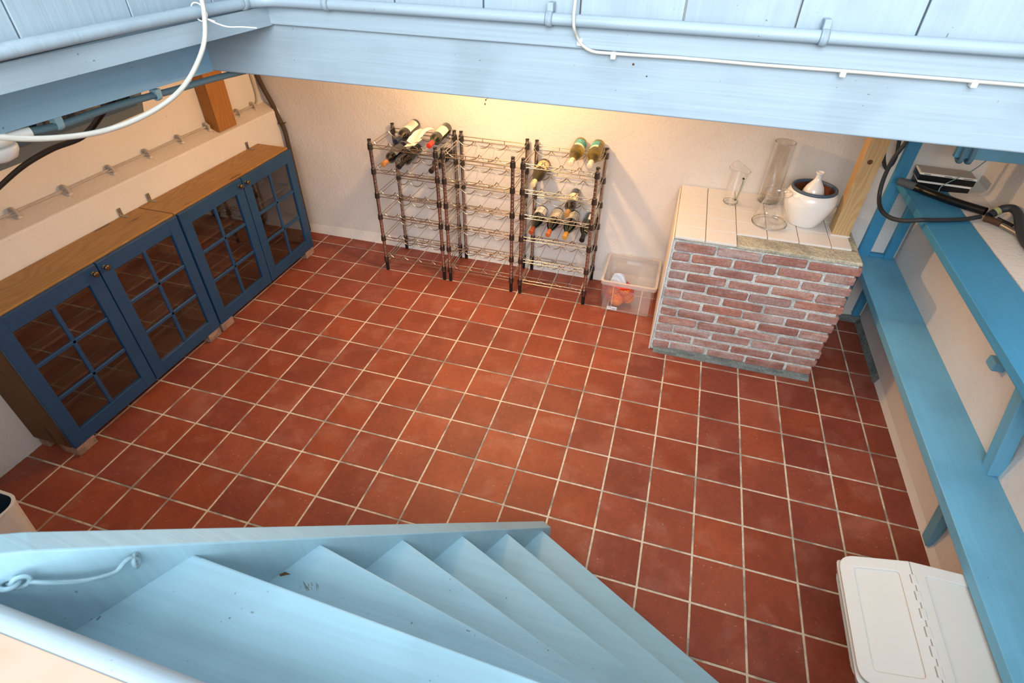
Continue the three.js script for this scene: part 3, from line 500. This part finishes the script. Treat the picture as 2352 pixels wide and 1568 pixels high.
// cellar ceiling lamp (its bulb is hidden from here by the beam)
{
  const l = thing('ceiling_lamp', 'bare warm bulb in a porcelain holder under the cellar ceiling', 'lamp', [LAMP.x, LAMP.y, LAMP.z]);
  mesh('bulb', lathe([[0, -.032], [.018, -.028], [.03, -.012], [.03, .006], [.02, .03], [.013, .045], [0, .045]], 24), std({ color: '#fff2dd', emissive: WARM, emissiveIntensity: 6, roughness: .4 }), l);
  mesh('holder', lathe([[0, .255], [.05, .255], [.052, .235], [.03, .2], [.02, .06], [.018, .044], [0, .044]], 24), M.white, l);
}
// ------------------------------------------------------------------ wine racks
const RACKS = [[-.149, .294], [.341, .787], [.850, 1.292]], RZ = [-.318, .003], SH = [.905, .745, .58, .425, .262, .10];
const LABELS = ['left chromed wire wine rack with bottles on its top two shelves', 'middle chromed wire wine rack, completely empty', 'right chromed wire wine rack next to the plastic crate'];
const collarGeo = new THREE.CylinderGeometry(.0155, .0175, .036, 14);
RACKS.forEach(([x0, x1], n) => {
  const r = thing('wine_rack', LABELS[n], 'wine rack', [x0, 0, 0], 'wire wine racks along the back wall'), w = x1 - x0;
  for (const [x, z] of [[0, RZ[1]], [w, RZ[1]], [0, RZ[0]], [w, RZ[0]]]) {
    const gs = [rod([x, .07, z], [x, .94, z], .0118, 14)];
    for (let y = .09; y < .93; y += .0254) gs.push(new THREE.TorusGeometry(.0118, .0009, 4, 14).rotateX(Math.PI / 2).translate(x, y, z));
    const p = mesh('post', merge(gs), M.chrome, r);
    mesh('foot', rod([x, .001, z], [x, .072, z], .0118, 12), M.black, p);
    mesh('cap', rod([x, .94, z], [x, .945, z], .0125, 12), M.black, p);
    for (const y of SH) mesh('collar', collarGeo, M.collar, p, [x, y - .006, z]);
  }
  SH.forEach((y) => {
    const g = [], q = .0155;
    for (const dy of [.008, -.014]) { for (const z of RZ) g.push(rod([q, y + dy, z], [w - q, y + dy, z], .0026)); for (const x of [0, w]) g.push(rod([x, y + dy, RZ[0] + q], [x, y + dy, RZ[1] - q], .0026)); }
    for (const x of [w * .25, w * .5, w * .75]) g.push(rod([x, y - .012, RZ[0]], [x, y - .012, RZ[1]], .0017));
    for (const x of [w * .33, w * .66]) for (const z of RZ) g.push(rod([x, y - .014, z], [x, y + .008, z], .002));
    const s = mesh('shelf', merge(g), M.wire, r);
    for (const z of [RZ[0] + .07, RZ[1] - .045]) {
      const pts = []; for (let i = 0; i <= 48; i++) { const u = i / 48, t = (u * 4) % 1; pts.push([.004 + u * (w - .008), y - .006 + .016 - .036 * Math.pow(Math.sin(Math.PI * (i === 48 ? 0 : t)), .8), z]); }
      mesh('wave_wire', tube(pts, .0029, 96, 5), M.wire, s);
    }
  });
});
// ------------------------------------------------------------------ bottles
function labelTex(fn, w = 256, h = 256) { const c = document.createElement('canvas'); c.width = w; c.height = h; const x = c.getContext('2d'); fn(x, w, h); const t = new THREE.CanvasTexture(c); t.colorSpace = THREE.SRGBColorSpace; return t; }
const LT = {
  medal: labelTex((x, w, h) => { x.fillStyle = '#d9cfc6'; x.fillRect(0, 0, w, h); x.fillStyle = '#efe6d8'; x.fillRect(0, 0, w, 52); x.fillStyle = '#3b342f'; for (const [a, b, c, d] of [[70, 20, 6, 16], [80, 20, 10, 4], [96, 24, 5, 12], [108, 20, 12, 5], [112, 28, 4, 8], [136, 20, 5, 16], [146, 22, 9, 4], [164, 22, 6, 13], [176, 20, 8, 5]]) x.fillRect(a, b, c, d); x.textAlign = 'center'; x.strokeStyle = '#6e6670'; for (let k = 0; k < 7; k++) { x.lineWidth = k % 2 ? 3 : 1.5; x.beginPath(); x.arc(w / 2, 150, 14 + k * 12, 0, 7); x.stroke(); } for (let a = 0; a < 40; a++) { const q = a / 40 * 6.283; x.beginPath(); x.moveTo(w / 2 + 30 * Math.cos(q), 150 + 30 * Math.sin(q)); x.lineTo(w / 2 + 84 * Math.cos(q + .2), 150 + 84 * Math.sin(q + .2)); x.lineWidth = 1; x.stroke(); } x.fillStyle = '#26262c'; x.font = 'bold 30px serif'; x.fillText('C', w / 2, 161); }),
  cream: labelTex((x, w, h) => { x.fillStyle = '#efe3c8'; x.fillRect(0, 0, w, h); x.fillStyle = '#9b8a6a'; x.fillRect(60, 118, 136, 3); x.fillRect(80, 150, 96, 2); }),
  slate: labelTex((x, w, h) => { x.fillStyle = '#8d9092'; x.fillRect(0, 0, w, h); x.fillStyle = '#5c6064'; for (let k = 0; k < 260; k++) x.fillRect(rnd() * w, rnd() * h, rnd() * 14, 2); x.fillStyle = '#3c4046'; for (let k = 0; k < 9; k++) x.fillRect(60 + k * 15, 44 + (k * 7) % 9, 6, 26 - (k * 5) % 11); }),
  dark: labelTex((x, w, h) => { x.fillStyle = '#2e2a28'; x.fillRect(0, 0, w, h); x.fillStyle = '#c9c4ba'; x.fillRect(30, 210, 196, 5); for (let k = 0; k < 9; k++) x.fillRect(34 + k * 22, 220, 12, 10); }),
  teal: labelTex((x, w, h) => { x.fillStyle = '#eee6c2'; x.fillRect(0, 0, w, h); x.fillStyle = '#4f9c9b'; x.fillRect(0, 70, w, 186); x.fillStyle = '#cfe0d4'; for (const [a, b, r] of [[160, 150, 10], [190, 200, 12], [120, 210, 8], [200, 130, 6]]) { x.beginPath(); x.arc(a, b, r, 0, 7); x.fill(); } x.fillStyle = '#3a7a7c'; x.fillRect(30, 120, 60, 4); x.fillRect(30, 140, 50, 4); }),
  letter: labelTex((x, w, h) => { x.fillStyle = '#e8c79a'; x.fillRect(0, 0, w, h); x.fillStyle = '#2a241e'; for (const [a, b, c, d] of [[92, 150, 10, 50], [92, 150, 46, 9], [130, 150, 9, 26], [104, 172, 34, 8], [150, 172, 9, 30], [150, 152, 30, 8]]) x.fillRect(a, b, c, d); }),
  plain: labelTex((x, w, h) => { x.fillStyle = '#f0e6d4'; x.fillRect(0, 0, w, h); x.fillStyle = '#8c7c60'; x.fillRect(70, 120, 116, 4); }),
  floral: labelTex((x, w, h) => { x.fillStyle = '#e2d6bd'; x.fillRect(0, 0, w, h); x.strokeStyle = '#7c6b56'; x.lineWidth = 3; for (let k = 0; k < 46; k++) { x.beginPath(); x.arc(rnd() * w, rnd() * h, 6 + rnd() * 14, rnd() * 6, rnd() * 6 + 2); x.stroke(); } }),
};
const GB = {
  dark: phy({ color: '#0a0d10', roughness: .06, clearcoat: 1, clearcoatRoughness: .03 }),
  green: phy({ color: '#101c10', roughness: .06, clearcoat: 1, clearcoatRoughness: .03 }),
  white: phy({ color: '#f2eaa0', transmission: .96, thickness: .04, roughness: .02, ior: 1.36, attenuationColor: new THREE.Color('#b9a928'), attenuationDistance: .115 }),
  olive: phy({ color: '#c9bc80', transmission: .94, thickness: .04, roughness: .02, ior: 1.36, attenuationColor: new THREE.Color('#6a5a1c'), attenuationDistance: .065 }),
};
const lmat = {}; for (const k in LT) lmat[k] = std({ map: LT[k], roughness: .65, side: THREE.DoubleSide });
const cap = {}; const capMat = h => cap[h] ||= std({ color: h, roughness: .4, metalness: .15 });
// bottle axis +z: base at z = 0, mouth at z = .3
function bottle(label, glass, burg, lab, capHex, pos, o = {}) {
  const b = thing('wine_bottle', label, 'bottle', pos, 'wine bottles lying in the racks');
  const R = burg ? .041 : .037, sh = burg ? [[R, .145], [R * .93, .17], [R * .72, .20], [.0165, .232], [.0145, .25]] : [[R, .185], [R * .96, .198], [R * .75, .213], [.019, .226], [.0150, .238]];
  const g = lathe([[0, .012], [R * .6, .004], [R * .86, 0], [R, .006], ...sh, [.0145, .288], [.0160, .290], [.0160, .297], [.0125, .30], [0, .299]], 36); g.rotateX(Math.PI / 2);
  mesh('glass_body', g, glass, b);
  const [l0, l1, ang] = o.band || [.045, burg ? .125 : .15, 2.3];
  const s = new THREE.CylinderGeometry(R + .0005, R + .0005, l1 - l0, 28, 1, true, -ang / 2, ang); s.rotateX(Math.PI / 2); s.translate(0, 0, (l0 + l1) / 2);
  { // turn the printed front upwards
    const m = mesh('label', s, lmat[lab], b); m.rotation.z = Math.PI / 2 * 0 + Math.PI + (o.roll || 0);
  }
  if (o.band2) { const q = new THREE.CylinderGeometry(o.band2[2] + .0006, o.band2[3] + .0006, o.band2[1] - o.band2[0], 28, 1, true, -ang / 2, ang); q.rotateX(Math.PI / 2); q.translate(0, 0, (o.band2[0] + o.band2[1]) / 2); mesh('neck_label', q, lmat.plain, b).rotation.z = Math.PI + (o.roll || 0); }
  const c0 = o.cap0 || .246, c = lathe([[.0157, c0], [.0157, .288], [.0172, .2895], [.0172, .298], [.015, .3012], [0, .3012]], 24); c.rotateX(Math.PI / 2); mesh('capsule', c, capMat(capHex), b);
  b.rotation.x = o.tilt ?? .055; return b;
}
const slot = (r, k) => RACKS[r][0] + (RACKS[r][1] - RACKS[r][0]) * (k + .5) / 4;
const put = (r, s, k, burg, dz = 0) => [slot(r, k), SH[s] + (burg ? .046 : .043) + .003, RZ[0] - .012 + dz];
bottle('dark bottle with a pale medallion label on the left rack top shelf', GB.dark, false, 'medal', '#1d2740', put(0, 0, 1), { band: [.03, .155, 2.5] });
bottle('dark green bottle with a cream label and bright red capsule, left rack', GB.green, false, 'cream', '#d23a2a', put(0, 0, 3), { band: [.06, .16, 1.7], roll: -.5 });
bottle('black bottle with a grey label and copper capsule, left rack second shelf', GB.dark, false, 'slate', '#c58a55', put(0, 1, 0), { band: [.04, .17, 2.4] });
bottle('black bottle with a near-black label and black capsule beside the copper-topped one', GB.dark, false, 'dark', '#23211f', put(0, 1, 1), { band: [.04, .18, 2.4] });
bottle('black bottle with a brown capsule at the right end of the left rack', GB.dark, false, 'dark', '#3a2622', put(0, 1, 3), { band: [.03, .10, 1.6], roll: 2.2 });
bottle('white wine bottle with a teal label, left of the pair on the right rack', GB.white, true, 'teal', '#ece0c0', put(2, 0, 2), { band: [.03, .115, 2.0] , roll: -.5 });
bottle('white wine bottle with a teal label, right of the pair on the right rack', GB.white, true, 'teal', '#ece0c0', put(2, 0, 3), { band: [.03, .115, 2.0], roll: .7 });
bottle('olive white wine bottle with a peach label, alone on the right rack second shelf', GB.olive, true, 'letter', '#e8d6ac', put(2, 1, 0), { band: [.03, .125, 2.4] });
bottle('dark bottle with a cream label and tan capsule, alone on the right rack third shelf', GB.dark, false, 'cream', '#b98a4c', put(2, 2, 2), { band: [.07, .15, 2.0] });
bottle('dark bottle with a white label and orange capsule, leftmost of the four', GB.dark, true, 'plain', '#b4532a', put(2, 3, 0), { band: [.02, .10, 2.6] });
bottle('dark bottle with a patterned label and orange capsule, second of the four', GB.dark, true, 'floral', '#c96f38', put(2, 3, 1), { band: [.02, .13, 2.8] });
bottle('olive bottle with a patterned label and gold capsule, third of the four', GB.green, true, 'floral', '#d59a3c', put(2, 3, 2), { band: [.02, .115, 2.6] });
bottle('green bottle with a half label and black capsule, rightmost of the four', GB.green, true, 'plain', '#16171a', put(2, 3, 3), { band: [.03, .10, 1.3], roll: -.6, band2: [.205, .225, .0265, .020] });
{ // crumpled papers between the two top bottles
  const g = new THREE.PlaneGeometry(.088, .21, 8, 14), p = g.attributes.position;
  for (let i = 0; i < p.count; i++) { const x = p.getX(i), y = p.getY(i); p.setXYZ(i, x + .012 * Math.sin(y * 31), .02 * Math.sin(y * 26 + 1) * (y > -.02 ? 1 : .4) + .01 * Math.sin(x * 60 + y * 9), -y); }
  g.computeVertexNormals();
  const t = thing('paper_sheet', 'folded white paper lying between the two bottles on the left rack', 'paper', [slot(0, 2) + .004, SH[0] + .050, -.16]);
  mesh('sheet', g, M.paper, t); t.rotation.set(.12, -.12, .05);
  const g2 = new THREE.PlaneGeometry(.08, .10, 6, 6), q = g2.attributes.position; for (let i = 0; i < q.count; i++) { const x = q.getX(i), y = q.getY(i); q.setXYZ(i, x, -.006 + .008 * Math.sin(x * 40), -y); } g2.computeVertexNormals();
  mesh('lower_sheet', g2, M.paper, t, [-.008, -.012, .09]);
}
// ------------------------------------------------------------------ plastic crate with oranges
{
  const c = thing('plastic_crate', 'translucent plastic storage crate on the floor beside the brick plinth', 'crate', [1.573, 0, -.145]);
  const W = .345, D = .365, H = .232, t = .003, ww = W / 2, dd = D / 2;
  const side = (w, hole) => { const s = new THREE.Shape(); s.moveTo(-w / 2 + .012, .006); s.lineTo(w / 2 - .012, .006); s.lineTo(w / 2, H - .02); s.lineTo(-w / 2, H - .02); s.closePath(); if (hole) { const h = new THREE.Path(), a = .05, y0 = H - .062, y1 = H - .036; h.moveTo(-a, y1); h.lineTo(-a, y0 + .012); h.quadraticCurveTo(-a, y0, -a + .014, y0); h.lineTo(a - .014, y0); h.quadraticCurveTo(a, y0, a, y0 + .012); h.lineTo(a, y1); h.closePath(); s.holes.push(h); } return new THREE.ExtrudeGeometry(s, { depth: t, bevelEnabled: false }); };
  mesh('wall_panel', side(W - .02, true), M.crate, c, [0, 0, dd - .012]);
  mesh('wall_panel', side(W - .02, true), M.crate, c, [0, 0, -dd + .009]);
  mesh('wall_panel', side(D - .02, false), M.crate, c, [ww - .009, 0, 0], [0, Math.PI / 2, 0]);
  mesh('wall_panel', side(D - .02, false), M.crate, c, [-ww + .006, 0, 0], [0, Math.PI / 2, 0]);
  mesh('bottom', box(-ww + .018, ww - .018, .001, .006, -dd + .018, dd - .018, .002), M.crate, c);
  const rim = new THREE.Shape(rring(W + .012, D + .012, .022).map(p => new THREE.Vector2(...p))); rim.holes.push(new THREE.Path(rring(W - .018, D - .018, .016).map(p => new THREE.Vector2(...p))));
  const rg = new THREE.ExtrudeGeometry(rim, { depth: .004, bevelEnabled: false }); rg.rotateX(-Math.PI / 2); mesh('rim', rg, M.crateRim, c, [0, H - .004, 0]);
  const sk = rrLoft([[W + .008, D + .008, .022, H - .026], [W + .013, D + .013, .022, H - .001]], false, false); mesh('rim_skirt', sk, M.crateRim, c);
  mesh('foot_band', rrLoft([[W - .035, D - .035, .02, .0005], [W - .03, D - .03, .02, .014]], false, false), M.crate, c);
  for (const x of [-.09, .09]) mesh('rib', box(x - .002, x + .002, .014, H - .03, dd - .0088, dd - .005, 0), M.crateRim, c);
  const lt = labelTex((x, w, h) => { x.fillStyle = '#eceef0'; x.fillRect(0, 0, w, h); x.fillStyle = '#3a3f48'; for (let k = 0; k < 26; k++) x.fillRect(130 + k * 4.4, 60, 1 + (k * 7) % 3, 44); x.fillRect(14, 20, 90, 8); x.fillRect(14, 40, 70, 6); x.fillRect(14, 60, 80, 5); }, 256, 128);
  mesh('price_sticker', new THREE.PlaneGeometry(.065, .026).translate(-.083, .027, dd - .0086), std({ map: lt, roughness: .6, side: THREE.DoubleSide }), c);
  const or = (x, y, z, r, label) => { const g = new THREE.SphereGeometry(r, 28, 20); g.scale(1, .95, 1); return tag(mesh('orange', g, M.orange, null, [x, y, z]), label, 'orange', 'oranges in the plastic crate'); };
  or(1.508, .052, -.045, .046, 'largest orange, low at the front of the plastic crate');
  or(1.575, .047, -.092, .041, 'orange at the right of the pile in the plastic crate');
  or(1.478, .047, -.128, .041, 'orange at the back left under the red net');
  or(1.552, .117, -.07, .038, 'topmost orange, seen through the front handle of the crate');
  const n = thing('net_bag', 'red net fruit bag with a white plastic label around the oranges', 'bag', [1.512, 0, -.085]);
  const net = []; // knitted net: thin crossing strands over the fruit
  const hull = (a, u) => { const R = .088 * Math.sin(Math.PI * (.08 + .84 * u)) + .012; return [R * Math.cos(a), .0085 + u * .165, R * .82 * Math.sin(a)]; };
  for (let k = 0; k < 22; k++) for (const s of [1, -1]) { const pts = []; for (let i = 0; i <= 14; i++) { const u = i / 14; pts.push(hull(k / 22 * 6.283 + s * u * 2.2, u)); } net.push(tube(pts, .0011, 16, 4)); }
  mesh('net', merge(net), std({ color: '#cf3350', roughness: .6 }), n);
  const bagG = new THREE.PlaneGeometry(.12, .09, 10, 6), bp = bagG.attributes.position; for (let i = 0; i < bp.count; i++) { const x = bp.getX(i), y = bp.getY(i); bp.setXYZ(i, x * .8, y * .7 + .02 * Math.cos(x * 24) - .01, .022 * Math.cos(x * 18) + .012 * Math.sin(y * 50 + x * 22)); } bagG.computeVertexNormals();
  mesh('plastic_label', bagG, std({ color: '#c3ccd6', roughness: .35, side: THREE.DoubleSide }), n, [-.012, .172, .0], [-.9, .25, -.25]);
  mesh('red_band', merge([tube([[-.06, .165, .04], [-.02, .16, .06], [.03, .15, .055], [.065, .145, .03]], .008, 24, 8)]), M.red, n);
}
// ------------------------------------------------------------------ white bins
function flipBin(zc, label) {
  const b = thing('recycling_bin', label, 'bin', [2.745, 0, zc], 'white lidded bins under the right ledge');
  b.scale.y = .952; const L = .545, D = .425;
  const xa = -.235, fall = .30; // the front flap slopes down towards the room
  mesh('body', rrLoft([[.34, D - .10, .04, .001, .085], [L - .07, D - .04, .05, .33, .022], [L - .04, D - .025, .055, .345, .008]], true, false), M.plastic, b);
  const pts = [[xa + .014, .356], [xa + .012, .362], [-.049, .422], [.245, .422], [.245, .356]];
  const rimShape = new THREE.ExtrudeGeometry(new THREE.Shape(pts.map(p => new THREE.Vector2(...p))), { depth: D - .056, bevelEnabled: true, bevelSize: .019, bevelThickness: .026, bevelSegments: 5 });
  mesh('rim', uvBox(rimShape.translate(0, 0, -(D - .056) / 2), 2), M.plastic, b);
  const hx = -.045; // hinge line
  const half = (x0, x1, left) => { // lid half with rounded outer corners and a sunken field
    const r = .05, s = new THREE.Shape(), z = D / 2 - .004;
    if (left) { s.moveTo(x1, -z); s.lineTo(x1, z); s.lineTo(x0 + r, z); s.quadraticCurveTo(x0, z, x0, z - r); s.lineTo(x0, -z + r); s.quadraticCurveTo(x0, -z, x0 + r, -z); s.closePath(); }
    else { s.moveTo(x0, z); s.lineTo(x0, -z); s.lineTo(x1 - r, -z); s.quadraticCurveTo(x1, -z, x1, -z + r); s.lineTo(x1, z - r); s.quadraticCurveTo(x1, z, x1 - r, z); s.closePath(); }
    const h = new THREE.Path(), a = x0 + (left ? .036 : .03), c = x1 - (left ? .03 : .036), q = z - .036, rc = .018; h.moveTo(a + rc, -q); h.lineTo(c - rc, -q); h.quadraticCurveTo(c, -q, c, -q + rc); h.lineTo(c, q - rc); h.quadraticCurveTo(c, q, c - rc, q); h.lineTo(a + rc, q); h.quadraticCurveTo(a, q, a, q - rc); h.lineTo(a, -q + rc); h.quadraticCurveTo(a, -q, a + rc, -q);
    s.holes.push(h); const f = new THREE.ExtrudeGeometry(s, { depth: .008, bevelEnabled: true, bevelSize: .003, bevelThickness: .003, bevelSegments: 2 }); f.rotateX(-Math.PI / 2); f.translate(0, .444, 0);
    const pan = box(a - .004, c + .004, .442, .4475, -q - .004, q + .004, .001); return merge([uvBox(f), pan]);
  };
  { const g = half(-.205, -.003, true); g.translate(0, -.444, 0); mesh('lid', g, M.plastic, b, [hx, .444, 0], [0, 0, fall]); }
  const r = mesh('lid', half(hx + .003, L / 2 - .003, false), M.plastic, b); r.position.set(0, 0, 0);
  for (let k = 0; k < 6; k++) { const z = -.145 + k * .058; mesh('hinge_knuckle', box(hx - .010, hx + .008, .446, .4565, z - .019, z + .019, .004), M.plastic, b); mesh('hinge_slot', box(hx - .0124, hx - .0117, .448, .4555, z - .015, z + .015, 0), M.greyTop, b); }
}
flipBin(1.968, 'white plastic bin with a hinged split lid under the right ledge');
flipBin(2.396, 'second white lidded bin, barely showing at the bottom edge');
{
  const b = thing('waste_bin', 'white open bin with a dark inside at the left edge', 'bin', [-.62, 0, 2.62]);
  const wl = [[.44, .34, .05, .001], [.5, .4, .055, .40]];
  mesh('body', rrLoft(wl, true, false), M.plastic, b);
  mesh('lining', rrLoft([[.425, .325, .05, .01], [.488, .388, .05, .398]].map(l => l), true, false), M.darkIn, b);
  const rim = new THREE.Shape(rring(.506, .406, .057).map(p => new THREE.Vector2(...p))); rim.holes.push(new THREE.Path(rring(.486, .386, .05).map(p => new THREE.Vector2(...p))));
  const rg = new THREE.ExtrudeGeometry(rim, { depth: .006, bevelEnabled: false }); rg.rotateX(-Math.PI / 2); mesh('rim', rg, M.plastic, b, [0, .397, 0]);
}
renderer.render(scene, camera);
